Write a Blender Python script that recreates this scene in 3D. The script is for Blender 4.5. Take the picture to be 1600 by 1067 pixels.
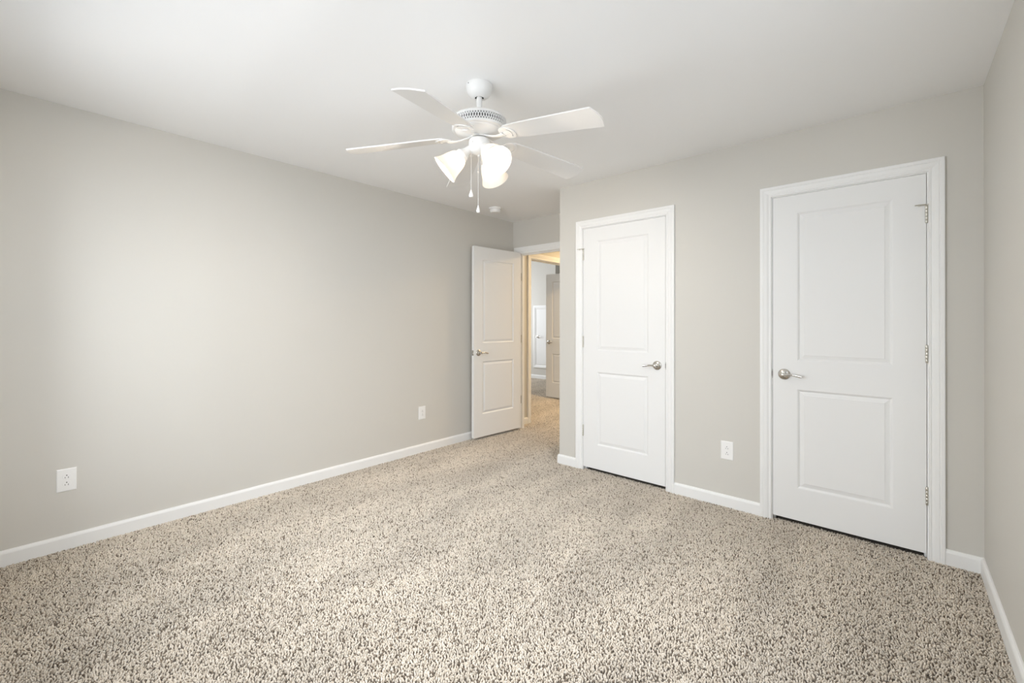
import bpy, bmesh, math, random
from mathutils import Vector, Matrix
random.seed(7)
S = bpy.context.scene
for _o in list(bpy.data.objects):
    bpy.data.objects.remove(_o)

# ------------------------------------------------------------------ camera
F_PX, YAW, PITCH, ROLL, CY, CAM_H = 680.1437, 0.7240, 0.0030, 0.0015, 501.4198, 1.2486
fwd = Vector((-math.sin(YAW) * math.cos(PITCH), math.cos(YAW) * math.cos(PITCH), math.sin(PITCH)))
right0 = Vector((math.cos(YAW), math.sin(YAW), 0))
up0 = right0.cross(fwd)
right = right0 * math.cos(ROLL) + up0 * math.sin(ROLL)
up = up0 * math.cos(ROLL) - right0 * math.sin(ROLL)
cam_data = bpy.data.cameras.new('camera')
cam = bpy.data.objects.new('camera', cam_data)
S.collection.objects.link(cam)
M = Matrix((right, up, -fwd)).transposed().to_4x4()
M.translation = Vector((0, 0, CAM_H))
cam.matrix_world = M
cam_data.sensor_width = 36
cam_data.lens = F_PX / 1600 * 36
cam_data.shift_y = (CY - 533.5) / 1600
cam_data.clip_start = 0.02
S.camera = cam

# ------------------------------------------------------------------ view, world, lights
S.view_settings.view_transform = 'Standard'
S.view_settings.look = 'None'
S.view_settings.gamma = 1
S.view_settings.use_curve_mapping = False
S.view_settings.exposure = 0.07
try:
    S.cycles.diffuse_bounces = 8
    S.cycles.max_bounces = 14
    S.cycles.sample_clamp_indirect = 6
except Exception:
    pass
W = bpy.data.worlds.new('world')
S.world = W
W.use_nodes = True
W.node_tree.nodes['Background'].inputs[0].default_value = (0.83, 0.91, 1.01, 1)

# room dimensions (metres)
XL, XR, YB, YD, YA, XC, H = -3.4323, 0.3267, -0.215, 3.1942, 3.898, -2.2552, 2.44
TH = 0.12
YF, XF = 7.663, -7.5            # far bedroom
SY0, SY1 = 0.35, 1.75             # side window
WX0, WX1, WZ0, WZ1 = -2.85, -0.65, 0.62, 2.08   # window in the wall behind the camera


def area(name, loc, rot, sx, sy, power, col, spread=180):
    d = bpy.data.lights.new(name, 'AREA')
    d.shape = 'RECTANGLE'; d.size = sx; d.size_y = sy
    d.energy = power; d.color = col; d.spread = math.radians(spread)
    o = bpy.data.objects.new(name, d)
    o.location = loc; o.rotation_euler = rot
    S.collection.objects.link(o)
    return o

# daylight reaching the bedroom window behind the camera: open sky above, light ground below
P_SKY, P_GROUND, P_BULB, P_HALL, P_FAR, P_SIDE, P_SIDEG, P_WORLD = 405.0, 108.0, 780.0, 50.0, 78.0, 290.0, 20.0, 1.95
area('sky_daylight', (-1.5, -2.3, 3.0), (math.radians(90), 0, 0), 5.5, 3.4, P_SKY, (0.93, 0.975, 1.03))
area('ground_daylight', (-1.5, -2.3, 0.2), (math.radians(90), 0, 0), 5.5, 2.0, P_GROUND, (0.98, 0.975, 0.965))
W.node_tree.nodes['Background'].inputs[1].default_value = P_WORLD
# the same for the side window in the right wall, out of view beside the camera
area('side_sky_daylight', (XR + 2.0, 1.0, 3.0), (math.radians(90), 0, math.radians(90)), 5.0, 3.4, P_SIDE, (0.93, 0.975, 1.03))
area('side_ground_daylight', (XR + 2.0, 1.0, 0.2), (math.radians(90), 0, math.radians(90)), 5.0, 2.0, P_SIDEG, (0.98, 0.975, 0.965))
# hallway ceiling lamp (warm)
area('hallway_lamp_light', (-2.55, 5.35, H - 0.06), (0, 0, 0), 0.25, 0.25, P_HALL, (1.0, 0.73, 0.42))
# daylight in the bedroom across the hallway
area('far_window_daylight', (XF + 0.05, 6.0, 1.5), (0, math.radians(-90), 0), 1.4, 2.9, P_FAR, (0.93, 0.975, 1.03))

# ------------------------------------------------------------------ materials
def mat(name, col, rough=0.5, metal=0.0, spec=0.5, bump=0.0, bscale=200, tint=0.0):
    m = bpy.data.materials.new(name); m.use_nodes = True
    nt = m.node_tree; b = nt.nodes['Principled BSDF']
    b.inputs['Base Color'].default_value = (*col, 1)
    b.inputs['Roughness'].default_value = rough
    b.inputs['Metallic'].default_value = metal
    b.inputs['Specular IOR Level'].default_value = spec
    geo = nt.nodes.new('ShaderNodeNewGeometry')
    nz = nt.nodes.new('ShaderNodeTexNoise'); nz.inputs['Scale'].default_value = bscale
    nt.links.new(geo.outputs['Position'], nz.inputs['Vector'])
    if bump:
        bp = nt.nodes.new('ShaderNodeBump'); bp.inputs['Strength'].default_value = bump
        bp.inputs['Distance'].default_value = 0.001
        nt.links.new(nz.outputs['Fac'], bp.inputs['Height'])
        nt.links.new(bp.outputs['Normal'], b.inputs['Normal'])
    if tint:
        n2 = nt.nodes.new('ShaderNodeTexNoise'); n2.inputs['Scale'].default_value = 3
        nt.links.new(geo.outputs['Position'], n2.inputs['Vector'])
        mx = nt.nodes.new('ShaderNodeMix'); mx.data_type = 'RGBA'
        mx.inputs[6].default_value = (*[c * (1 - tint) for c in col], 1)
        mx.inputs[7].default_value = (*[min(1, c * (1 + tint)) for c in col], 1)
        nt.links.new(n2.outputs['Fac'], mx.inputs[0])
        nt.links.new(mx.outputs[2], b.inputs['Base Color'])
    return m

WALL = mat('wall_paint', (0.616, 0.598, 0.554), 0.62, spec=0.35, bump=0.12, bscale=260, tint=0.006)
CEIL = mat('ceiling_paint', (0.875, 0.875, 0.87), 0.85, spec=0.2, bump=0.12, bscale=300, tint=0.004)
TRIM = mat('trim_paint', (0.83, 0.83, 0.818), 0.42, spec=0.35, tint=0.003)
DOORM = mat('door_paint', (0.80, 0.80, 0.79), 0.5, spec=0.3, bump=0.05, bscale=500)
STEEL = mat('dull_steel', (0.27, 0.26, 0.245), 0.45)
NICK = mat('brushed_nickel', (0.64, 0.62, 0.58), 0.22, 1.0, bump=0.05, bscale=900)
HINGE = mat('hinge_nickel', (0.66, 0.64, 0.58), 0.42, 1.0)
PLAST = mat('white_plastic', (0.86, 0.855, 0.84), 0.35, tint=0.003)
VENT = mat('vent_interior', (0.10, 0.10, 0.10), 0.9)
DARK = mat('dark_opening', (0.02, 0.018, 0.016), 0.9)
RUBBER = mat('rubber_pad', (0.30, 0.29, 0.27), 0.7)
FANW = mat('fan_white_enamel', (0.755, 0.752, 0.74), 0.38, tint=0.003)
BLADE = mat('fan_blade_white', (0.735, 0.725, 0.705), 0.5, tint=0.004)
BRASS = mat('brass_socket', (0.30, 0.20, 0.09), 0.4, 1.0)


def emis(name, col, s):
    m = bpy.data.materials.new(name); m.use_nodes = True
    b = m.node_tree.nodes['Principled BSDF']
    b.inputs['Base Color'].default_value = (*col, 1)
    b.inputs['Emission Color'].default_value = (*col, 1)
    b.inputs['Emission Strength'].default_value = s
    return m
BULB = emis('lit_bulb', (1.0, 0.88, 0.74), P_BULB)

def frosted():
    m = bpy.data.materials.new('frosted_glass'); m.use_nodes = True
    nt = m.node_tree; out = nt.nodes['Material Output']; nt.nodes.remove(nt.nodes['Principled BSDF'])
    tr = nt.nodes.new('ShaderNodeBsdfTranslucent'); tr.inputs[0].default_value = (0.90, 0.86, 0.79, 1)
    df = nt.nodes.new('ShaderNodeBsdfDiffuse'); df.inputs[0].default_value = (0.90, 0.88, 0.84, 1)
    gl = nt.nodes.new('ShaderNodeBsdfGlossy'); gl.inputs['Roughness'].default_value = 0.3
    m1 = nt.nodes.new('ShaderNodeMixShader'); m1.inputs[0].default_value = 0.45
    rf = nt.nodes.new('ShaderNodeBsdfRefraction'); rf.inputs['Roughness'].default_value = 0.45; rf.inputs['IOR'].default_value = 1.03; rf.inputs[0].default_value = (0.97, 0.95, 0.92, 1)
    m3 = nt.nodes.new('ShaderNodeMixShader'); m3.inputs[0].default_value = 0.15
    m2 = nt.nodes.new('ShaderNodeMixShader'); m2.inputs[0].default_value = 0.05
    nt.links.new(tr.outputs[0], m1.inputs[1]); nt.links.new(df.outputs[0], m1.inputs[2])
    nt.links.new(m1.outputs[0], m3.inputs[1]); nt.links.new(rf.outputs[0], m3.inputs[2]); nt.links.new(m3.outputs[0], m2.inputs[1]); nt.links.new(gl.outputs[0], m2.inputs[2])
    nt.links.new(m2.outputs[0], out.inputs['Surface'])
    return m
GLASS = frosted()

def carpet(backing):
    """cut pile yarn: pale beige tufts with some tan and some dark brown ones"""
    m = bpy.data.materials.new('carpet_backing' if backing else 'carpet_yarn'); m.use_nodes = True
    nt = m.node_tree; b = nt.nodes['Principled BSDF']; L = nt.links.new
    N = nt.nodes.new
    geo = N('ShaderNodeNewGeometry')
    b.inputs['Roughness'].default_value = 1.0
    b.inputs['Specular IOR Level'].default_value = 0.05
    if backing:
        nz = N('ShaderNodeTexNoise'); nz.inputs['Scale'].default_value = 90
        L(geo.outputs['Position'], nz.inputs['Vector'])
        rr = N('ShaderNodeValToRGB'); L(nz.outputs['Fac'], rr.inputs[0])
        rr.color_ramp.elements[0].position = .35; rr.color_ramp.elements[0].color = (.13, .11, .09, 1)
        rr.color_ramp.elements[1].position = .65; rr.color_ramp.elements[1].color = (.22, .19, .16, 1)
        L(rr.outputs[0], b.inputs['Base Color'])
        return m
    oi = N('ShaderNodeObjectInfo')
    yr = N('ShaderNodeValToRGB'); L(oi.outputs['Random'], yr.inputs[0])
    e = yr.color_ramp.elements
    e[0].position = 0.0; e[0].color = YARN[0]
    e[1].position = 1.0; e[1].color = YARN[-1]
    for p_, c_ in zip((0.065, 0.14, 0.45), YARN[1:-1]):
        q = e.new(p_); q.color = c_
    # vacuum tracks along the room: the pile is brushed one way and the other
    n4 = N('ShaderNodeTexNoise'); n4.inputs['Scale'].default_value = 1.0; n4.inputs['Detail'].default_value = 2.5
    mp = N('ShaderNodeMapping'); mp.inputs['Rotation'].default_value = (0, 0, math.radians(6)); mp.inputs['Scale'].default_value = (3.4, 1.0, 1)
    L(geo.outputs['Position'], mp.inputs[0]); L(mp.outputs[0], n4.inputs['Vector'])
    r4 = N('ShaderNodeMapRange'); r4.inputs[1].default_value = .38; r4.inputs[2].default_value = .62; r4.inputs[3].default_value = .92; r4.inputs[4].default_value = 1.08
    L(n4.outputs['Fac'], r4.inputs[0])
    vs = N('ShaderNodeVectorMath'); vs.operation = 'SCALE'
    L(yr.outputs[0], vs.inputs[0]); L(r4.outputs[0], vs.inputs['Scale'])
    L(vs.outputs[0], b.inputs['Base Color'])
    return m
YARN = [(0.20, 0.162, 0.125, 1), (0.25, 0.205, 0.16, 1), (0.55, 0.485, 0.40, 1), (0.64, 0.57, 0.48, 1), (0.72, 0.655, 0.57, 1)]
BACKING, YARNM = carpet(True), carpet(False)

# ------------------------------------------------------------------ helpers
WORLD = {}

def tag(o, label=None, cat=None, group=None, kind=None):
    if label: o['label'] = label
    if cat: o['category'] = cat
    if group: o['group'] = group
    if kind: o['kind'] = kind
    return o

def empty(name, loc, label, cat, group=None, kind=None):
    o = bpy.data.objects.new(name, None)
    o.empty_display_size = 0.05
    S.collection.objects.link(o); o.location = loc
    WORLD[o] = Vector(loc)
    return tag(o, label, cat, group, kind)

def obj(name, bm, mats, parent=None, smooth=None, label=None, cat=None, group=None, kind=None, bevel=0, base=True):
    """link a bmesh given in world coordinates as one object with a sensible origin"""
    if not isinstance(mats, (list, tuple)): mats = [mats]
    bmesh.ops.recalc_face_normals(bm, faces=bm.faces[:])
    vs = [v.co for v in bm.verts]
    lo = Vector([min(v[i] for v in vs) for i in range(3)]); hi = Vector([max(v[i] for v in vs) for i in range(3)])
    c = (lo + hi) / 2
    if parent is None and base: c.z = lo.z
    for v in bm.verts: v.co -= c
    me = bpy.data.meshes.new(name)
    if smooth is not None:
        for f in bm.faces: f.smooth = True
        for e in bm.edges:
            if len(e.link_faces) == 2 and e.calc_face_angle(0) > math.radians(smooth): e.smooth = False
    bm.to_mesh(me); bm.free()
    for m in mats: me.materials.append(m)
    o = bpy.data.objects.new(name, me)
    S.collection.objects.link(o)
    WORLD[o] = c.copy()
    if parent is not None:
        o.parent = parent
        o.location = c - WORLD[parent]
    else:
        o.location = c
    if bevel:
        b = o.modifiers.new('bevel', 'BEVEL'); b.width = bevel; b.segments = 2; b.limit_method = 'ANGLE'
    return tag(o, label, cat, group, kind)

def box(bm, x0, x1, y0, y1, z0, z1, mi=0):
    v = [bm.verts.new((x, y, z)) for z in (z0, z1) for y in (y0, y1) for x in (x0, x1)]
    for q in ((0, 2, 3, 1), (4, 5, 7, 6), (0, 1, 5, 4), (2, 6, 7, 3), (0, 4, 6, 2), (1, 3, 7, 5)):
        f = bm.faces.new([v[i] for i in q]); f.material_index = mi

def fbox(bm, P, u0, u1, v0, v1, w0, w1, mi=0):
    """box in a mapped frame P(u, v, w)"""
    v = [bm.verts.new(P(x, y, z)) for z in (w0, w1) for y in (v0, v1) for x in (u0, u1)]
    for q in ((0, 2, 3, 1), (4, 5, 7, 6), (0, 1, 5, 4), (2, 6, 7, 3), (0, 4, 6, 2), (1, 3, 7, 5)):
        f = bm.faces.new([v[i] for i in q]); f.material_index = mi

def frame_of(axis):
    a = Vector(axis).normalized()
    t = Vector((0, 0, 1)) if abs(a.z) < 0.9 else Vector((1, 0, 0))
    u = a.cross(t).normalized()
    return a, u, a.cross(u).normalized()

def lathe(bm, prof, origin=(0, 0, 0), axis=(0, 0, 1), n=48, mi=0, wall=None):
    """revolve (radius, along) pairs about an axis"""
    a, u, v = frame_of(axis); o = Vector(origin)
    rings = []
    for r, h in prof:
        if r < 1e-6:
            rings.append([bm.verts.new(o + a * h)])
        else:
            rings.append([bm.verts.new(o + a * h + (u * math.cos(2 * math.pi * k / n) + v * math.sin(2 * math.pi * k / n)) * r) for k in range(n)])
    for A, B in zip(rings, rings[1:]):
        for k in range(n):
            k2 = (k + 1) % n
            if len(A) == 1 and len(B) == 1: continue
            if len(A) == 1: f = bm.faces.new((A[0], B[k], B[k2]))
            elif len(B) == 1: f = bm.faces.new((A[k], B[0], A[k2]))
            else: f = bm.faces.new((A[k], B[k], B[k2], A[k2]))
            f.material_index = mi

def tube(bm, pts, rad, n=12, flat=None, upv=None, mi=0):
    """tube along points; rad may be numbers or (a, b) pairs"""
    pts = [Vector(p) for p in pts]
    rings = []
    N = len(pts)
    prev = None
    for i, p in enumerate(pts):
        t = (pts[min(i + 1, N - 1)] - pts[max(i - 1, 0)]).normalized()
        ref = Vector(upv) if upv is not None else (Vector((0, 0, 1)) if abs(t.z) < .9 else Vector((1, 0, 0)))
        if prev is not None and upv is None: ref = prev
        u = (ref - t * ref.dot(t)).normalized(); prev = u
        v = t.cross(u)
        r = rad[i] if isinstance(rad, (list, tuple)) and not (len(rad) == 2 and N != 2) else rad
        ra, rb = r if isinstance(r, (list, tuple)) else (r, r)
        rings.append([bm.verts.new(p + u * math.cos(2 * math.pi * k / n) * ra + v * math.sin(2 * math.pi * k / n) * rb) for k in range(n)])
    for A, B in zip(rings, rings[1:]):
        for k in range(n):
            f = bm.faces.new((A[k], A[(k + 1) % n], B[(k + 1) % n], B[k])); f.material_index = mi
    for R_ in (rings[0], rings[-1]):
        f = bm.faces.new(R_); f.material_index = mi

def sphere(bm, c, r, seg=16, sc=(1, 1, 1), mi=0):
    g = bmesh.ops.create_uvsphere(bm, u_segments=seg, v_segments=seg // 2, radius=r)
    for v in g['verts']:
        v.co = Vector((v.co.x * sc[0], v.co.y * sc[1], v.co.z * sc[2])) + Vector(c)
        for f in v.link_faces: f.material_index = mi

def wall(name, boxes, label, m=None):
    bm = bmesh.new()
    for b in boxes: box(bm, *b)
    return obj(name, bm, m or WALL, label=label, cat='wall', kind='structure')

# ------------------------------------------------------------------ shell
PILE = 0.011
bm = bmesh.new(); box(bm, XF - .1, .6, YB - .12, 9.0, -.12, -PILE)
obj('floor', bm, BACKING, label='carpeted floor running through the bedroom and the hallway', cat='floor', kind='structure')
bm = bmesh.new(); box(bm, XL - TH, .6, YB - .12, 6.2, H, H + .12)
obj('ceiling', bm, CEIL, label='flat off-white painted ceiling carrying the fan', cat='ceiling', kind='structure')

bm = bmesh.new(); box(bm, XF - .1, XL - TH, 2.9, 9.0, 3.05, 3.17)
obj('ceiling_far', bm, CEIL, label='higher white ceiling of the bedroom across the hallway, out of view', cat='ceiling', kind='structure')

# the pile: a geometry node scatter of yarn tufts on the backing
def carpet_pile():
    me = bpy.data.meshes.new('carpet_pile')
    V, Fc = [], []
    for x0, x1, y0, y1 in ((XL + .012, XR - .012, YB + .01, YD - .008), (XL + .012, XC - .01, YD - .008, YA), (EX0 + .004, EX1, YA, YA + .09),
                           (D1 - .36, D1 + .36, YD - .008, YD + .03), (D2 - .36, D2 + .36, YD - .008, YD + .03),
                           (XL + .012, -2.2, YA + .09, 6.0), (XL - TH, XL + .012, HY0, HY1), (-6.7, XL - TH, 4.2, YF - .012)):
        n = len(V); V += [(x0, y0, -PILE + .001), (x1, y0, -PILE + .001), (x1, y1, -PILE + .001), (x0, y1, -PILE + .001)]; Fc.append((n, n + 1, n + 2, n + 3))
    me.from_pydata(V, [], Fc)
    me.materials.append(YARNM)
    o = bpy.data.objects.new('carpet_pile', me); S.collection.objects.link(o)
    tag(o, 'beige and brown flecked cut pile covering the bedroom and hallway floor', 'carpet pile', kind='stuff')
    g = bpy.data.node_groups.new('tufts', 'GeometryNodeTree')
    g.interface.new_socket('Geometry', in_out='INPUT', socket_type='NodeSocketGeometry')
    g.interface.new_socket('Geometry', in_out='OUTPUT', socket_type='NodeSocketGeometry')
    N = g.nodes.new; L = g.links.new
    gi, go = N('NodeGroupInput'), N('NodeGroupOutput')
    dp = N('GeometryNodeDistributePointsOnFaces'); dp.distribute_method = 'POISSON'
    dp.inputs['Distance Min'].default_value = TUFT_D; dp.inputs['Density Max'].default_value = 60000; dp.inputs['Seed'].default_value = 3
    ico = N('GeometryNodeMeshIcoSphere'); ico.inputs['Radius'].default_value = 1.0; ico.inputs['Subdivisions'].default_value = 2
    tr = N('GeometryNodeTransform'); tr.inputs['Scale'].default_value = (TUFT_R, TUFT_R, TUFT_H); tr.inputs['Translation'].default_value = (0, 0, TUFT_H * .55)
    sm = N('GeometryNodeSetShadeSmooth'); mt = N('GeometryNodeSetMaterial'); mt.inputs['Material'].default_value = YARNM
    ip = N('GeometryNodeInstanceOnPoints')
    rv = N('FunctionNodeRandomValue'); rv.data_type = 'FLOAT_VECTOR'
    rv.inputs[0].default_value = (-.62, -.62, 0); rv.inputs[1].default_value = (.62, .62, 6.28)
    rs = N('FunctionNodeRandomValue'); rs.data_type = 'FLOAT_VECTOR'
    rs.inputs[0].default_value = (.75, .75, .78); rs.inputs[1].default_value = (1.2, 1.3, 1.15)
    L(gi.outputs[0], dp.inputs['Mesh']); L(dp.outputs['Points'], ip.inputs['Points'])
    L(ico.outputs[0], tr.inputs[0]); L(tr.outputs[0], sm.inputs[0]); L(sm.outputs[0], mt.inputs[0]); L(mt.outputs[0], ip.inputs['Instance'])
    L(rv.outputs[0], ip.inputs['Rotation']); L(rs.outputs[0], ip.inputs['Scale'])
    L(ip.outputs[0], go.inputs[0])
    md = o.modifiers.new('tufts', 'NODES'); md.node_group = g
    return o
TUFT_D, TUFT_R, TUFT_H = 0.0052, 0.0032, 0.0066

wall('wall_left', [(XL - TH, XL, YB - TH, YA + TH, -PILE, H)], 'long light greige painted wall on the left with two outlets low down')
wall('wall_right', [(XR, XR + TH, YB - TH, SY0, -PILE, H), (XR, XR + TH, SY1, YA + TH, -PILE, H), (XR, XR + TH, SY0, SY1, -PILE, WZ0), (XR, XR + TH, SY0, SY1, WZ1, H)], 'narrow slice of greige wall at the right edge of the view')
wall('wall_back', [(XL, WX0, YB - TH, YB, -PILE, H), (WX1, XR, YB - TH, YB, -PILE, H),
                   (WX0, WX1, YB - TH, YB, -PILE, WZ0), (WX0, WX1, YB - TH, YB, WZ1, H)],
     'greige wall with the window, behind the viewer')

# doors in the front wall: centre of leaf, leaf half width
LEAF_H, GAPB, LW, GAP = 2.020, 0.024, 0.7126, 0.0022
D1, D2 = -1.6512, -0.2384
JT = 0.018
ZJ = GAPB + LEAF_H + GAP           # underside of head jamb
def hole(c): return c - LW / 2 - GAP - JT, c + LW / 2 + GAP + JT
a0, a1 = hole(D1); b0, b1 = hole(D2)
wall('wall_front', [(XC, a0, YD, YD + TH, -PILE, H), (a1, b0, YD, YD + TH, -PILE, H), (b1, XR, YD, YD + TH, -PILE, H),
                    (a0, a1, YD, YD + TH, ZJ + JT, H), (b0, b1, YD, YD + TH, ZJ + JT, H)],
     'greige wall holding the two closed white closet doors')
wall('wall_closet', [(XC, XC + TH, YD + TH, YA + TH, -PILE, H), (XC + TH, XR, YA, YA + TH, -PILE, H)],
     'side and rear walls of the closets behind the closed doors')
# entry doorway in the alcove
TA = 0.087                           # alcove wall thickness
EX0, EX1 = -3.325, -2.575            # jamb faces
ZE = 2.048
wall('wall_alcove', [(XL, EX0 - JT, YA, YA + TA, -PILE, H), (EX1 + JT, XC, YA, YA + TA, -PILE, H), (EX0 - JT, EX1 + JT, YA, YA + TA, ZE + JT, H)],
     'short shaded greige wall above the open entry doorway')
# hallway and the bedroom across it
HY0, HY1 = 4.240, 5.800              # double doorway in the hall's left wall
wall('wall_hall_left', [(XL - TH, XL, YA + TH, HY0 - JT, -PILE, H), (XL - TH, XL, HY1 + JT, 9.0, -PILE, 3.05), (XL - TH, XL, HY0 - JT, HY1 + JT, ZE + JT, H), (XL - TH, XL - .06, YA + TH, HY1 + JT, H, 3.05)],
     'warm lit hallway wall beyond the entry doorway')
wall('wall_hall_end', [(XL, 0, 6.05, 6.17, -PILE, H), (0, TH, YA + TH, 6.17, -PILE, H), (XC, 0, YA + TH, YA + TH + .01, -PILE, H)], 'end walls of the hallway, hidden from view')
wall('wall_far', [(XF, -5.523, YF, YF + .24, -PILE, 3.05)], 'pale grey wall with a small white hatch door, seen through two doorways')
wall('wall_far_recess', [(XF, XL - TH, 8.9, 9.0, -PILE, 3.05)], 'back wall of the recess beyond the far grey wall, out of view')
wall('wall_far_left', [(XF - .1, XF, 2.9, 9.0, -PILE, 3.05), (XF, XL - TH, 2.9, 3.0, -PILE, 3.05), (XL - TH - .05, XL - TH, 3.0, YA + TH, H, 3.05)], 'side walls of the bedroom across the hallway')

carpet_pile()

# ------------------------------------------------------------------ window behind the viewer
wn = empty('window_1', ((WX0 + WX1) / 2, YB - .06, WZ0), 'white framed double window in the wall behind the viewer', 'window', kind='structure')
bm = bmesh.new()
for b in ((WX0, WX0 + .04, WZ0, WZ1), (WX1 - .04, WX1, WZ0, WZ1), (WX0, WX1, WZ0, WZ0 + .04), (WX0, WX1, WZ1 - .04, WZ1),
          ((WX0 + WX1) / 2 - .03, (WX0 + WX1) / 2 + .03, WZ0, WZ1), (WX0, WX1, (WZ0 + WZ1) / 2 - .02, (WZ0 + WZ1) / 2 + .02)):
    box(bm, b[0], b[1], YB - .09, YB - .03, b[2], b[3])
obj('window_frame', bm, TRIM, wn, bevel=.002)
bm = bmesh.new(); box(bm, WX0 - .05, WX1 + .05, YB, YB + .03, WZ0 - .02, WZ0)
obj('window_sill', bm, TRIM, wn, bevel=.003)

wn = empty('window_2', (XR + .06, (SY0 + SY1) / 2, WZ0), 'white framed window in the right wall, outside the view', 'window', kind='structure')
bm = bmesh.new()
for b in ((SY0, SY0 + .04, WZ0, WZ1), (SY1 - .04, SY1, WZ0, WZ1), (SY0, SY1, WZ0, WZ0 + .04), (SY0, SY1, WZ1 - .04, WZ1),
          (SY0, SY1, (WZ0 + WZ1) / 2 - .02, (WZ0 + WZ1) / 2 + .02)):
    box(bm, XR + .03, XR + .09, b[0], b[1], b[2], b[3])
obj('window_frame', bm, TRIM, wn, bevel=.002)

# ------------------------------------------------------------------ baseboards
BH, BT = 0.0755, 0.014
def baseboard(name, P, runs, label):
    """P(u, t, z): along, out of the wall, up; runs: (u0, u1, mitre0, mitre1)"""
    bm = bmesh.new()
    prof = [(0, -PILE), (BT, -PILE), (BT, BH - .016), (BT - .002, BH - .009), (BT - .006, BH - .002), (BT - .009, BH), (0, BH)]
    for u0, u1, m0, m1 in runs:
        A = [bm.verts.new(P(u0 + m0 * t, t, z)) for t, z in prof]
        B = [bm.verts.new(P(u1 - m1 * t, t, z)) for t, z in prof]
        n = len(prof)
        for k in range(n): bm.faces.new((A[k], A[(k + 1) % n], B[(k + 1) % n], B[k]))
        bm.faces.new(A); bm.faces.new(B)
    return obj(name, bm, TRIM, smooth=None, label=label, cat='baseboard', kind='structure')

CW = 0.0635                            # casing width
RV = 0.005                             # reveal
c1a, c1b = D1 - LW / 2 - GAP - RV - CW, D1 + LW / 2 + GAP + RV + CW
c2a, c2b = D2 - LW / 2 - GAP - RV - CW, D2 + LW / 2 + GAP + RV + CW
PF = lambda u, t, z: (u, YD - t, z)
PL = lambda u, t, z: (XL + t, u, z)
PR = lambda u, t, z: (XR - t, u, z)
PA = lambda u, t, z: (u, YA - t, z)
PB = lambda u, t, z: (u, YB + t, z)
PFAR = lambda u, t, z: (u, YF - t, z)
PXC = lambda u, t, z: (XC - t, u, z)
baseboard('baseboard_left', PL, [(YB, YA, 1, 1)], 'long white baseboard along the left wall')
baseboard('baseboard_right', PR, [(YB, YD, 1, 1)], 'white baseboard along the right edge wall')
baseboard('baseboard_front', PF, [(XC, c1a, -1, 0), (c1b, c2a, 0, 0), (c2b, XR, 0, 1)], 'white baseboard pieces beside and between the closet doors')
baseboard('baseboard_back', PB, [(XL, XR, 1, 1)], 'white baseboard under the window behind the viewer')
ECW = 0.074
baseboard('baseboard_alcove', PXC, [(YD, YA, -1, 1)], 'white baseboard on the hidden side of the closet corner')
baseboard('baseboard_hall', PL, [(YA + TA, HY0 - RV - CW, 0, 0), (HY1 + RV + CW, 6.05, 0, 1)], 'short warm lit baseboard just inside the hallway')
baseboard('baseboard_far', PFAR, [(XF, -5.523, 1, 0)], 'white baseboard under the far hatch door')

# ------------------------------------------------------------------ door casings and jambs
CPROF = [(0, 0), (0, .007), (.002, .0095), (.010, .0095), (.0125, .0075), (.016, .0085), (.024, .0125), (.040, .0155), (.044, .0140), (.047, .0165), (.060, .0170), (1, .0150), (1, 0)]
def casing(bm, P, u0, u1, zt, w, z0=0.0, four=False):
    prof = [((a if a < 1 else w), t) for a, t in CPROF]
    prof = [(min(a, w), t) for a, t in prof]
    st = []
    if four:
        seq = [(-1, -1), (-1, 1), (1, 1), (1, -1), (-1, -1)]
    else:
        seq = [(-1, 0), (-1, 1), (1, 1), (1, 0)]
    for sx, sz in seq:
        ring = []
        for a, t in prof:
            u = u0 - a if sx < 0 else u1 + a
            z = zt + a if sz > 0 else (z0 - a if sz < 0 else (z0 - PILE if z0 == 0 else z0))
            ring.append(bm.verts.new(P(u, t, z)))
        st.append(ring)
    n = len(prof)
    for A, B in zip(st, st[1:]):
        for k in range(n): bm.faces.new((A[k], A[(k + 1) % n], B[(k + 1) % n], B[k]))
    if not four:
        bm.faces.new(st[0]); bm.faces.new(st[-1])
    else:
        bmesh.ops.remove_doubles(bm, verts=bm.verts[:], dist=1e-5)

def doorframe(name, P, u0, u1, zt, w, label, depth=TH, stop=.037, lw_=None, both=False, z0=0.0, four=False):
    """u0, u1: jamb faces.  P(u, t, z) with t out of the wall towards the viewer"""
    bm = bmesh.new()
    casing(bm, P, u0 - RV, u1 + RV, zt + RV, w, z0, four)
    if both:
        casing(bm, lambda u, t, z: P(u, -depth - t, z), u0 - RV, u1 + RV, zt + RV, w, z0)
    o = obj(name, bm, TRIM, label=label, cat='door frame', kind='structure')
    bm = bmesh.new()
    Q = lambda u, v, w_: P(u, -w_, v)
    if z0 > 0: zb = z0
    else: zb = -PILE
    for uu0, uu1 in ((u0 - JT, u0), (u1, u1 + JT)):
        fbox(bm, Q, uu0, uu1, zb, zt + JT, 0, depth)
    fbox(bm, Q, u0, u1, zt, zt + JT, 0, depth)
    # stops
    fbox(bm, Q, u0, u0 + .011, zb, zt, stop, stop + .032)
    fbox(bm, Q, u1 - .011, u1, zb, zt, stop, stop + .032)
    fbox(bm, Q, u0 + .011, u1 - .011, zt - .011, zt, stop, stop + .032)
    if four: fbox(bm, Q, u0, u1, z0 - JT, z0, 0, depth)
    obj('door_jamb', bm, TRIM, o)
    return o

def strike(P, u, z, side, parent):
    bm = bmesh.new()
    fbox(bm, lambda a, b, c: P(a, c, b), u - .0015, u + .0015, z - .028, z + .028, -.03, .0012)
    fbox(bm, lambda a, b, c: P(a, c, b), u - .003, u + .003, z - .016, z + .016, -.001, .004)
    obj('strike_plate', bm, STEEL, parent)

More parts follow.
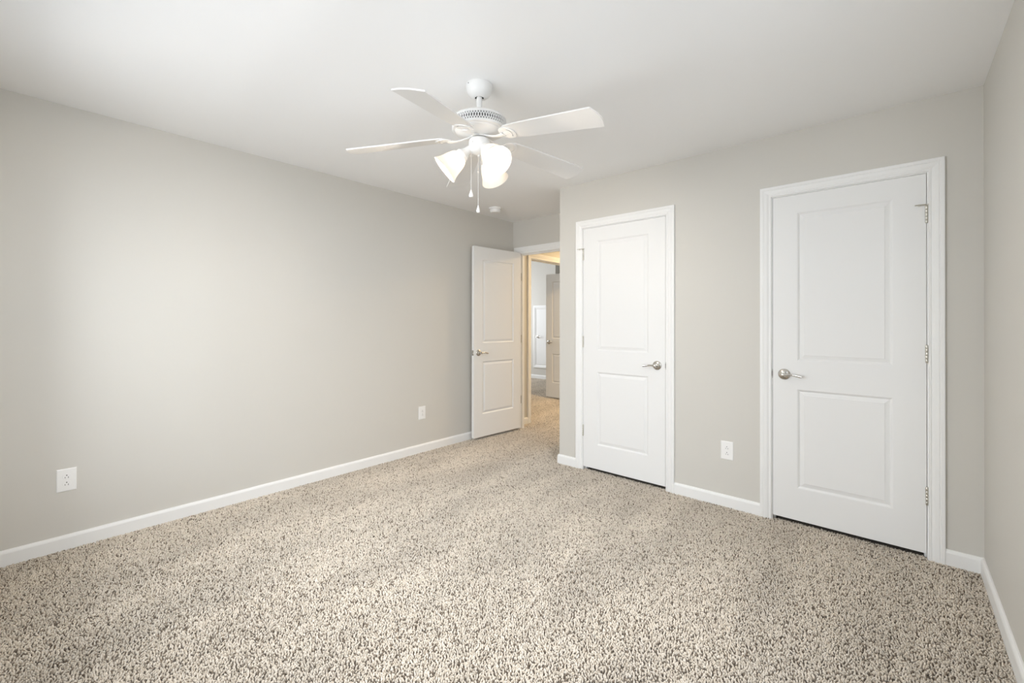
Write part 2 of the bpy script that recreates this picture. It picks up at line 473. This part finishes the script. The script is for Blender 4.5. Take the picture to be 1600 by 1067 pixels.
t1 = doorframe('trim_1', PF, D1 - LW / 2 - GAP, D1 + LW / 2 + GAP, ZJ, CW, 'white moulded casing around the left closet door')
strike(PF, D1 + LW / 2 + .002, .925, 1, t1)
t2 = doorframe('trim_2', PF, D2 - LW / 2 - GAP, D2 + LW / 2 + GAP, ZJ, CW, 'white moulded casing around the right closet door')
strike(PF, D2 - LW / 2 - .002, .925, -1, t2)
t3 = doorframe('trim_3', PA, EX0, EX1, ZE, ECW, 'white casing around the entry doorway in the alcove', depth=TA)
t4 = doorframe('trim_4', PL, HY0, HY1, ZE, CW, 'warm lit white casing of the wide doorway across the hall', both=True, stop=.06)

# ------------------------------------------------------------------ door leaves
def leaf_mesh(bm, P, W_, Hh, T, panels):
    """P(u, v, w): across, up, out; front face w = 0, back w = -T"""
    ring_off = [0, .004, .012, .0155, .034, .0365]
    ring_dep = [0, -.0012, -.0082, -.0085, -.0035, -.0018]
    (p0, p1) = panels[0][0], panels[0][1]
    vs = [0]
    for p in panels: vs += [p[2], p[3]]
    vs.append(Hh)
    us = [0, p0, p1, W_]
    for base_w, sgn in ((0, 1), (-T, -1)):
        for i in range(3):
            for j in range(len(vs) - 1):
                if i == 1 and j % 2 == 1: continue
                bm.faces.new([bm.verts.new(P(us[i + a], vs[j + b], base_w)) for a, b in ((0, 0), (1, 0), (1, 1), (0, 1))])
        for (x0, x1, z0, z1) in panels:
            rings = []
            for of, dp in zip(ring_off, ring_dep):
                rings.append([bm.verts.new(P(x, z, base_w + sgn * dp)) for x, z in ((x0 + of, z0 + of), (x1 - of, z0 + of), (x1 - of, z1 - of), (x0 + of, z1 - of))])
            for A, B in zip(rings, rings[1:]):
                for k in range(4): bm.faces.new((A[k], A[(k + 1) % 4], B[(k + 1) % 4], B[k]))
            bm.faces.new(rings[-1])
    # edges
    for (ua, va), (ub, vb) in (((0, 0), (W_, 0)), ((W_, 0), (W_, Hh)), ((W_, Hh), (0, Hh)), ((0, Hh), (0, 0))):
        us_ = us if va == vb else None
        cuts = ([(u, va) for u in us] if va == vb else [(ua, v) for v in vs])
        cuts = sorted(cuts)
        for c0, c1 in zip(cuts, cuts[1:]):
            bm.faces.new([bm.verts.new(P(*q)) for q in ((c0[0], c0[1], 0), (c1[0], c1[1], 0), (c1[0], c1[1], -T), (c0[0], c0[1], -T))])
    bmesh.ops.remove_doubles(bm, verts=bm.verts[:], dist=1e-6)

def handle(parent, P, u, v, d, label=None, sc=1.0):
    """lever on a round rose at (u, v); P(u, v, w) with w out; lever runs along d (+1/-1) in u"""
    o = Vector(P(u, v, 0)); n = (Vector(P(u, v, 1)) - o)
    X = lambda a, b, c: Vector(P(u + d * a, v + b, c))
    bm = bmesh.new()
    lathe(bm, [(.034 * sc, 0), (.0345 * sc, .003), (.033 * sc, .006), (.029 * sc, .0085), (.022 * sc, .0115), (.017 * sc, .0135), (.0155 * sc, .017), (.015 * sc, .020), (0, .020)], o, n, 36)
    # neck and lever
    bm2 = bmesh.new()
    lathe(bm2, [(.012, .018), (.011, .024), (.0105, .036), (.013, .042), (.0135, .050), (.012, .056), (.007, .059), (0, .0595)], o, n, 28)
    pts, rad = [], []
    L_ = .094
    for i in range(15):
        s = i / 14
        a = .004 + L_ * s
        b = .0035 * math.sin(s * math.pi) - .0070 * s ** 1.5
        c = .050 - .010 * math.sin(s * math.pi * .9) + .004 * s
        pts.append(X(a, b, c))
        h_ = .0085 - .0032 * math.sin(min(1, s * 1.4) * math.pi * .8) + .0015 * s
        th = .0065 - .0025 * s
        if i == 14: h_, th = h_ * .55, th * .6
        rad.append((h_, th))
    tube(bm2, pts, rad, 14, upv=(0, 0, 1))
    h = obj('door_handle', bm2, NICK, parent, smooth=40, label=label)
    obj('rose', bm, NICK, h, smooth=40)
    return h

def hinge(parent, P, u, v, hh=.092, stop=0, side=1):
    bm = bmesh.new()
    # barrel with five knuckles
    n = 5; seg = hh / n
    o = Vector(P(u, v - hh / 2, .0045))
    for k in range(n):
        lathe(bm, [(0, k * seg + .0004), (.0058, k * seg + .0004), (.0063, k * seg + .001), (.0063, (k + 1) * seg - .001), (.0058, (k + 1) * seg - .0004), (0, (k + 1) * seg - .0004)], o, (0, 0, 1), 16)
    lathe(bm, [(0, -.003), (.004, -.002), (.0045, 0), (0, 0)], o, (0, 0, 1), 16)
    lathe(bm, [(0, hh), (.0045, hh), (.004, hh + .002), (0, hh + .003)], o, (0, 0, 1), 16)
    Q = lambda a, b, c: P(a, b, c)
    fbox(bm, Q, u + side * .002, u + side * .0115, v - hh / 2, v + hh / 2, -.001, .0016)
    h = obj('hinge', bm, HINGE, parent, smooth=40)
    if stop:
        bs = bmesh.new()
        z = v + hh / 2 + .004
        fbox(bs, Q, u - .0085, u + .0085, z - .002, z + .003, -.001, .014)
        p0 = Vector(P(u, z, .010)); p1 = Vector(P(u + stop * .022, z - .001, .022)); p2 = Vector(P(u + stop * .047, z - .002, .030))
        tube(bs, [p0, p1, p2], [.0035, .0032, .0032], 10)
        q1 = Vector(P(u - stop * .014, z, .004))
        tube(bs, [p0, q1], [.0030, .0030], 10)
        d = (p2 - p1).normalized()
        lathe(bs, [(0, 0), (.0062, .0002), (.0066, .004), (.0050, .007), (0, .0075)], Vector(P(u + stop * .030, z - .002, .020)), Vector(P(0, 0, -1)) - Vector(P(0, 0, 0)), 14)
        obj('hinge_pin_door_stop', bs, HINGE, h, smooth=40)
    return h

PANELS = [(.131, LW - .133, .199, .812), (.131, LW - .133, .987, 1.909)]
def closet_door(name, c, hinge_side, label):
    x0 = c - LW / 2
    root = empty(name, (c, YD, GAPB), label, 'door', kind='structure')
    P = lambda u, v, w: (x0 + u, YD - w, GAPB + v)
    bm = bmesh.new(); leaf_mesh(bm, P, LW, LEAF_H, .035, PANELS)
    obj('door_leaf', bm, DOORM, root)
    PW = lambda u, v, w: (u, YD - w, v)
    lx = c - hinge_side * (LW / 2 - .063)
    handle(root, PW, lx, .924, hinge_side)
    hx = c + hinge_side * (LW / 2 + .0011)
    for i, z in enumerate((.330, 1.084, 1.826)):
        hinge(root, PW, hx, z, stop=(-1 if i == 2 else 0), side=hinge_side)
    return root
closet_door('door_1', D1, -1, 'closed white two-panel closet door, left of the pair, lever on its right')
closet_door('door_2', D2, 1, 'closed white two-panel closet door, right of the pair, lever on its left')

# open entry door: leaf parallel to the left wall
EW = 0.752
DW = 0.7095
dA, dB = Vector((-3.333, 3.166, 0)), Vector((-3.287, 3.874, 0))
dd = (dB - dA).normalized(); dn = Vector((dd.y, -dd.x, 0))
root = empty('door_3', (dB.x, dB.y, .022), 'open white two-panel entry door standing against the left wall', 'door', kind='structure')
def PO(u, v, w):
    q = dA + dd * u + dn * w
    return (q.x, q.y, .024 + v)
bm = bmesh.new(); leaf_mesh(bm, PO, DW, LEAF_H + .012, .035, [(.118, DW - .118, .240, .806), (.118, DW - .118, 1.000, 1.900)])
obj('door_leaf', bm, DOORM, root)
handle(root, PO, .062, .90, 1)
bm = bmesh.new(); fbox(bm, PO, -.0012, .001, .90 - .028, .90 + .028, -.030, -.006)
fbox(bm, PO, -.009, .001, .90 - .008, .90 + .008, -.024, -.012)
obj('latch_plate', bm, NICK, root)
for z in (.315, 1.03, 1.76):
    bm = bmesh.new()
    fbox(bm, PO, DW, DW + .0015, z - .045, z + .045, -.034, -.001)
    o = Vector(PO(DW + .003, z - .045, -.036))
    lathe(bm, [(0, 0), (.0058, 0), (.0058, .09), (0, .09)], o, (0, 0, 1), 14)
    fbox(bm, lambda a, b, c: (a, b, c), EX0 - .0005, EX0 + .0015, YA - .004, YA + .030, .024 + z - .045, .024 + z + .045)
    obj('hinge', bm, NICK, root, smooth=40)

# open leaf across the hallway
root = empty('door_4', (-3.62, 5.80, .02), 'far open panelled door seen through the hallway, brass toned in warm light', 'door', kind='structure')
root['label'] = 'far open panelled door seen through the entry doorway, warm lit'
PQ = lambda u, v, w: (-4.372 + u, 5.800 - w, .022 + v)
bm = bmesh.new(); leaf_mesh(bm, PQ, .75, LEAF_H, .035, [(.125, .625, .235, .712), (.125, .625, .960, 1.895)])
obj('door_leaf', bm, DOORM, root)
handle(root, PQ, .062, .90, 1)

# small hatch door on the far wall
root = empty('door_5', (-5.75, YF, .31), 'small white hatch door raised above the far baseboard', 'door', kind='structure')
PH = lambda u, v, w: (u, YF - w, v)
bm = bmesh.new(); fbox(bm, PH, -6.045, -5.615, .315, 1.545, -.02, .006)
obj('door_leaf', bm, DOORM, root, bevel=.002)
handle(root, lambda u, v, w: (u, YF - .006 - w, v), -5.985, .928, 1)
bm = bmesh.new(); fbox(bm, PH, -6.051, -6.045, .900, .955, .0, .012)
obj('strike_plate', bm, NICK, root)
bm = bmesh.new(); casing(bm, lambda u, t, z: (u, YF - t, z), -6.050, -5.608, 1.552, .072, .308, True)
obj('trim_5', bm, TRIM, label='white picture frame casing around the far hatch door', cat='door frame', kind='structure', base=False)

# ------------------------------------------------------------------ outlets
def outlet(P, u, z, label, decor=False):
    """P(u, v, w): along wall, up, out"""
    root = empty('wall_outlet', P(u, z, 0), label, 'outlet', 'white electrical outlets low on the walls')
    w2, h2, t = .0395, .0620, .0055
    bm = bmesh.new()
    rings = []
    for a, d in ((0, 0), (0, .0025), (.0025, .0048), (.005, t)):
        rings.append([bm.verts.new(P(u + sx * (w2 - a), z + sz * (h2 - a), d)) for sx, sz in ((-1, -1), (1, -1), (1, 1), (-1, 1))])
    for A, B in zip(rings, rings[1:]):
        for k in range(4): bm.faces.new((A[k], A[(k + 1) % 4], B[(k + 1) % 4], B[k]))
    bm.faces.new(rings[-1]); bm.faces.new(rings[0])
    obj('cover_plate', bm, PLAST, root)
    def face(zc, wd, ht, rnd):
        bm = bmesh.new()
        N = 28
        pts = []
        for k in range(N):
            th = 2 * math.pi * k / N
            x = wd * math.cos(th); y = wd * math.sin(th)
            if rnd: y = max(-ht, min(ht, y))
            else:
                x = max(-wd, min(wd, wd * 1.6 * math.cos(th))); y = max(-ht, min(ht, ht * 1.6 * math.sin(th)))
            pts.append((x, y))
        A = [bm.verts.new(P(u + x, zc + y, t - .001)) for x, y in pts]
        B = [bm.verts.new(P(u + x, zc + y, t + .0010)) for x, y in pts]
        C_ = [bm.verts.new(P(u + x * .95, zc + y * .95, t + .0016)) for x, y in pts]
        for R1, R2 in ((A, B), (B, C_)):
            for k in range(N): bm.faces.new((R1[k], R1[(k + 1) % N], R2[(k + 1) % N], R2[k]))
        bm.faces.new(C_)
        for zz in ((zc,) if rnd else (zc + .0165, zc - .0165)):
            # two slots below, ground hole above
            for dx, hh in ((-.0063, .0034), (.0063, .0042)):
                fbox(bm, P, u + dx - .0011, u + dx + .0011, zz - .0055 - hh, zz - .0055 + hh, t + .0012, t + .0018, 1)
            lathe(bm, [(0, t + .0018), (.0027, t + .0018), (.0027, t + .001), (0, t + .001)], P(u, zz + .0065, 0), Vector(P(0, 0, 1)) - Vector(P(0, 0, 0)), 16, 1)
        obj('receptacle', bm, [PLAST, DARK], root)
    if decor:
        face(z, .0165, .0335, False)
    else:
        face(z + .0195, .0172, .0140, True); face(z - .0195, .0172, .0140, True)
        bm = bmesh.new(); lathe(bm, [(0, t + .0012), (.003, t + .001), (.0034, t), (0, t - .001)], P(u, z, 0), Vector(P(0, 0, 1)) - Vector(P(0, 0, 0)), 14)
        obj('screw', bm, PLAST, root, smooth=40)
OL = lambda u, v, w: (XL + w, u, v)
OF = lambda u, v, w: (u, YD - w, v)
outlet(OL, .1745, .3765, 'white duplex wall outlet low on the left wall, nearest the viewer')
outlet(OL, 2.573, .3745, 'white wall outlet with one rectangular insert, on the left wall near the open door', decor=True)
outlet(OF, -.867, .3785, 'white wall outlet between the two closed closet doors')

# ------------------------------------------------------------------ smoke detector
root = empty('smoke_detector', (-3.14, 3.285, H), 'round white smoke detector on the ceiling near the open door', 'smoke detector')
bm = bmesh.new(); lathe(bm, [(0, 0), (.065, 0), (.066, -.004), (.065, -.011), (.061, -.013), (0, -.013)], (-3.14, 3.285, H), n=48)
obj('base_plate', bm, PLAST, root, smooth=40)
bm = bmesh.new(); lathe(bm, [(0, -.013), (.055, -.013), (.056, -.015), (.056, -.026), (.053, -.042), (.047, -.049), (.020, -.051), (0, -.051)], (-3.14, 3.285, H), n=48)
cv = obj('detector_cover', bm, PLAST, root, smooth=30)
bm = bmesh.new()
for k in range(28):
    th = 2 * math.pi * k / 28
    c = Vector((-3.14 + .0555 * math.cos(th), 3.285 + .0555 * math.sin(th), H - .0165))
    sphere(bm, c, .0016, 6)
obj('vent_hole', bm, DARK, cv)

# ------------------------------------------------------------------ ceiling fan
FX, FY = -1.5753, 1.5304
FW = Vector((-math.sin(YAW), math.cos(YAW), 0)); RT = Vector((math.cos(YAW), math.sin(YAW), 0))
fan = empty('ceiling_fan', (FX, FY, H), 'white five-blade ceiling fan with three lit frosted glass shades', 'ceiling fan')
PIV = Vector((FX, FY, 2.385))
TILT = Matrix.Rotation(math.atan(0.034), 3, RT)     # the fan hangs slightly out of plumb
KF = 1.0282                                          # size of the 52 inch fan against the sketch it was drawn from
def tp(p):
    q = PIV + TILT @ (Vector(p) - PIV)
    return Vector((FX + (q.x - FX) * KF, FY + (q.y - FY) * KF, q.z * KF - 0.0352))
def tilt(bm):
    for v in bm.verts: v.co = tp(v.co)
    return bm
C0 = Vector((FX, FY, 0))

bm = bmesh.new()
lathe(bm, [(0, 2.4399), (.0655, 2.4399), (.0665, 2.436), (.0662, 2.426), (.0640, 2.414), (.0595, 2.402), (.0520, 2.3915), (.0420, 2.3835), (.0310, 2.3785), (.0225, 2.3765), (.0205, 2.379), (.0205, 2.388), (0, 2.388)], C0, n=56)
can = obj('canopy', bm, FANW, fan, smooth=35)
bm = bmesh.new()
d_ = (-RT * .76 - FW * .65).normalized()
sphere(bm, C0 + Vector((0, 0, 2.431)) + d_ * .066, .0028, 10)
obj('canopy_screw_hole', bm, DARK, can)
for s in (-1, 1):
    bm = bmesh.new()
    c = C0 + RT * .0175 * s; c.z = 2.3762
    lathe(bm, [(0, 0), (.0040, 0), (.0040, .004), (0, .004)], c, (0, 0, 1), 10)
    obj('canopy_opening', bm, DARK, can)
bm = bmesh.new(); lathe(bm, [(0, 2.385), (.0137, 2.385), (.0137, 2.262), (0, 2.262)], C0, n=24)
obj('downrod', tilt(bm), FANW, fan, smooth=40)
# motor housing
bm = bmesh.new()
lathe(bm, [(.0137, 2.274), (.026, 2.274), (.034, 2.268), (.080, 2.262), (.110, 2.254), (.126, 2.246), (.1325, 2.238), (.1335, 2.232), (.1335, 2.2305),
           (.1275, 2.2300), (.1275, 2.1975), (.1335, 2.1970), (.1335, 2.190), (.131, 2.186), (.122, 2.1835), (.119, 2.1835), (.118, 2.180), (.110, 2.173), (.094, 2.166), (.074, 2.162), (.052, 2.160), (.042, 2.158), (.040, 2.154), (.022, 2.154), (.022, 2.16), (0, 2.16)], C0, n=72)
for f in bm.faces:
    c = f.calc_center_median() - C0
    if 2.198 < c.z < 2.2299 and abs(Vector((c.x, c.y)).length - .1275) < .002: f.material_index = 1
mot = obj('motor_housing', tilt(bm), [FANW, VENT], fan, smooth=30)
bm = bmesh.new()
NV = 66; z0, z1, rv = 2.1965, 2.2310, .1332
for k in range(NV):
    for s in (-1, 1):
        quads = []
        M_ = 6
        hw = .0150
        A = []; B = []
        for i in range(M_ + 1):
            fz = i / M_
            th = 2 * math.pi * (k + s * fz * 1.0) / NV
            for arr, off in ((A, -hw), (B, hw)):
                arr.append([bm.verts.new(C0 + Vector((r_ * math.cos(th + off), r_ * math.sin(th + off), z0 + (z1 - z0) * fz))) for r_ in (rv - (.0002 if s > 0 else 0), rv - .003)])
        for i in range(M_):
            bm.faces.new((A[i][0], B[i][0], B[i + 1][0], A[i + 1][0]))
            bm.faces.new((A[i][0], A[i + 1][0], A[i + 1][1], A[i][1]))
            bm.faces.new((B[i][0], B[i][1], B[i + 1][1], B[i + 1][0]))
obj('vent_grille', tilt(bm), FANW, mot)

# blades: angle 0 = to the right of the view, counter-clockwise from above
PH0 = -0.651; NB = 5
BZ0, BZ1, RB0, RB1 = 2.139, 2.0885, .190, .634
PT = -0.195
def bframe(k):
    a = PH0 + k * 2 * math.pi / NB
    rad = RT * math.cos(a) + FW * math.sin(a); tan = -RT * math.sin(a) + FW * math.cos(a)
    def P(r, s, w=0):
        zc = BZ0 + (BZ1 - BZ0) * (r - RB0) / (RB1 - RB0)
        return C0 + rad * r + tan * (s * math.cos(PT) - w * math.sin(PT)) + Vector((0, 0, zc + s * math.sin(PT) + w * math.cos(PT)))
    return P, rad, tan
def blade_outline():
    up_ = [(.26, .0575), (.40, .0625), (.60, .0690), (.634, .0700), (.649, .021), (.650, 0)]
    pts = [(r, -s) for r, s in [(.184, .050)] + up_]
    top = [(r, s) for r, s in reversed([(.184, .050)] + up_[:-1])]
    root_ = []
    for i in range(1, 8):
        t = math.pi / 2 + math.pi * i / 8
        root_.append((.184 + .024 * math.cos(t), .050 * math.sin(t)))
    return pts + top + root_
BO = blade_outline()
for k in range(NB):
    P, rad, tan = bframe(k)
    bm = bmesh.new()
    A = [bm.verts.new(P(r, s, 0)) for r, s in BO]; B = [bm.verts.new(P(r, s, .006)) for r, s in BO]
    n = len(BO)
    for i in range(n): bm.faces.new((A[i], A[(i + 1) % n], B[(i + 1) % n], B[i]))
    bm.faces.new(A); bm.faces.new(B)
    bl = obj('blade', tilt(bm), BLADE, fan)
    # blade iron: arm + medallion with a crescent cut-out
    bm = bmesh.new()
    outer = []
    for i in range(40):
        th = 2 * math.pi * i / 40
        x = .036 * math.cos(th); y = .046 * math.sin(th)
        x = x if x > 0 else x * 1.25
        outer.append((.180 + x, y * (1 - .12 * math.cos(th))))
    # crescent
    cres = []
    for i in range(13):
        th = math.radians(-62 + 124 * i / 12); cres.append((.177 + .0265 * math.cos(th), .0325 * math.sin(th)))
    for i in range(13):
        th = math.radians(62 - 124 * i / 12); cres.append((.172 + .0225 * math.cos(th), .0300 * math.sin(th)))
    wt, wb = -.0003, -.0045
    for w in (wb, wt):
        e = []
        for loop in (outer, cres):
            vs = [bm.verts.new(P(r, s, w)) for r, s in loop]
            for i in range(len(vs)): e.append(bm.edges.new((vs[i], vs[(i + 1) % len(vs)])))
        bmesh.ops.triangle_fill(bm, edges=e, use_beauty=True)
    for loop in (outer, cres):
        n = len(loop)
        A = [bm.verts.new(P(r, s, wb)) for r, s in loop]; B = [bm.verts.new(P(r, s, wt)) for r, s in loop]
        for i in range(n): bm.faces.new((A[i], A[(i + 1) % n], B[(i + 1) % n], B[i]))
    bmesh.ops.remove_doubles(bm, verts=bm.verts[:], dist=1e-6)
    # boss in the centre of the medallion
    nrm = (P(.2, 0, -1) - P(.2, 0, 0)).normalized()
    lathe(bm, [(0, 0), (.016, 0), (.0150, .0015), (.010, .0025), (0, .003)], P(.168, 0, -.0042), nrm, 24)
    # arm sweeping down from the flywheel under the motor
    pts = []
    for i in range(9):
        t = i / 8
        r = .034 + (.156 - .034) * t
        zz = 2.157 + (BZ0 - .003 - 2.157) * (3 * t * t - 2 * t ** 3) - .006 * math.sin(math.pi * t)
        pts.append(C0 + rad * r + Vector((0, 0, zz)))
    tube(bm, pts, [(.0042, .020 - .020 * math.sin(math.pi * min(1, (i / 8) * 1.1)) * .55) for i in range(9)], 14, upv=(0, 0, 1))
    obj('blade_iron', tilt(bm), FANW, fan, smooth=35)

# switch housing and light kit
bm = bmesh.new()
lathe(bm, [(0, 2.160), (.020, 2.160), (.020, 2.151), (.034, 2.150), (.045, 2.147), (.051, 2.139), (.0525, 2.112), (.051, 2.100), (.046, 2.086), (.034, 2.076), (.018, 2.0715), (.009, 2.070), (.008, 2.064), (.005, 2.061), (0, 2.060)], C0, n=48)
sw = obj('switch_housing', tilt(bm), FANW, fan, smooth=35)
bm = bmesh.new()
sphere(bm, C0 + Vector((0, 0, 2.120)) + (-RT * .55 - FW * .83) * .0525, .0032, 10)
obj('housing_screw', tilt(bm), HINGE, sw)
bm = bmesh.new()
lathe(bm, [(.0125, 2.1512), (.0125, 2.1535), (.0205, 2.1535), (.0205, 2.1512)], C0 - FW * .001, n=20)
obj('stem_collar', tilt(bm), BRASS, sw)

LT = [185, 65, -57]
E_ = math.radians(40)
for i, deg in enumerate(LT):
    a = math.radians(deg)
    rad = RT * math.cos(a) + FW * math.sin(a)
    ax = (rad * math.cos(E_) - Vector((0, 0, math.sin(E_)))).normalized()
    mouth = C0 + rad * .170 + Vector((0, 0, 1.995))
    neck = mouth - ax * .112
    bm = bmesh.new()
    lathe(bm, [(0, -.062), (.017, -.062), (.0185, -.050), (.021, -.030), (.026, -.014), (.0335, -.008), (.0345, .004), (.033, .007), (.030, .004), (0, .002)], neck, ax, 32)
    ft = obj('shade_fitter', tilt(bm), FANW, fan, smooth=35)
    bm = bmesh.new()
    outp = [(.0295, 0), (.031, .006), (.040, .016), (.0475, .032), (.053, .052), (.058, .074), (.0635, .092), (.0695, .105), (.0725, .1125)]
    inp = [(r - .0022, h) for r, h in reversed(outp)]
    lathe(bm, outp + [(.0715, .1135)] + inp + [outp[0]], neck, ax, 48)
    obj('glass_shade', tilt(bm), GLASS, ft, smooth=60)
    bm = bmesh.new()
    g = [(0, .003), (.011, .003), (.012, .018), (.016, .028), (.0215, .040), (.0235, .052), (.0215, .064), (.0150, .073), (.007, .077), (0, .078)]
    lathe(bm, g, neck, ax, 24)
    obj('light_bulb', tilt(bm), BULB, ft, smooth=60)

# pull chains
for px, zt, zf, nm in ((-.0385, 2.080, 1.9115, 0), (-.0052, 2.062, 1.838, 1)):
    top = tp(C0 + RT * px - FW * (.020 if nm == 0 else .006) + Vector((0, 0, zt)))
    bm = bmesh.new()
    n = int((top.z - zf) / .0042)
    tube(bm, [top, Vector((top.x, top.y, zf))], [.0008, .0008], 6)
    for j in range(n):
        sphere(bm, (top.x, top.y, top.z - j * .0042), .0015, 6)
    if nm == 1: sphere(bm, (top.x, top.y, 2.005), .0040, 10)
    ch = obj('pull_chain', bm, FANW, fan, smooth=60)
    bm = bmesh.new()
    w = 1.0 if nm == 0 else .82
    lathe(bm, [(0, 0), (.0022, -.001), (.0035 * w, -.006), (.0080 * w, -.017), (.0110 * w, -.027), (.0108 * w, -.032), (.0080 * w, -.037), (0, -.0385)], (top.x, top.y, zf + .001), n=20)
    obj('chain_pull', bm, PLAST, ch, smooth=50)
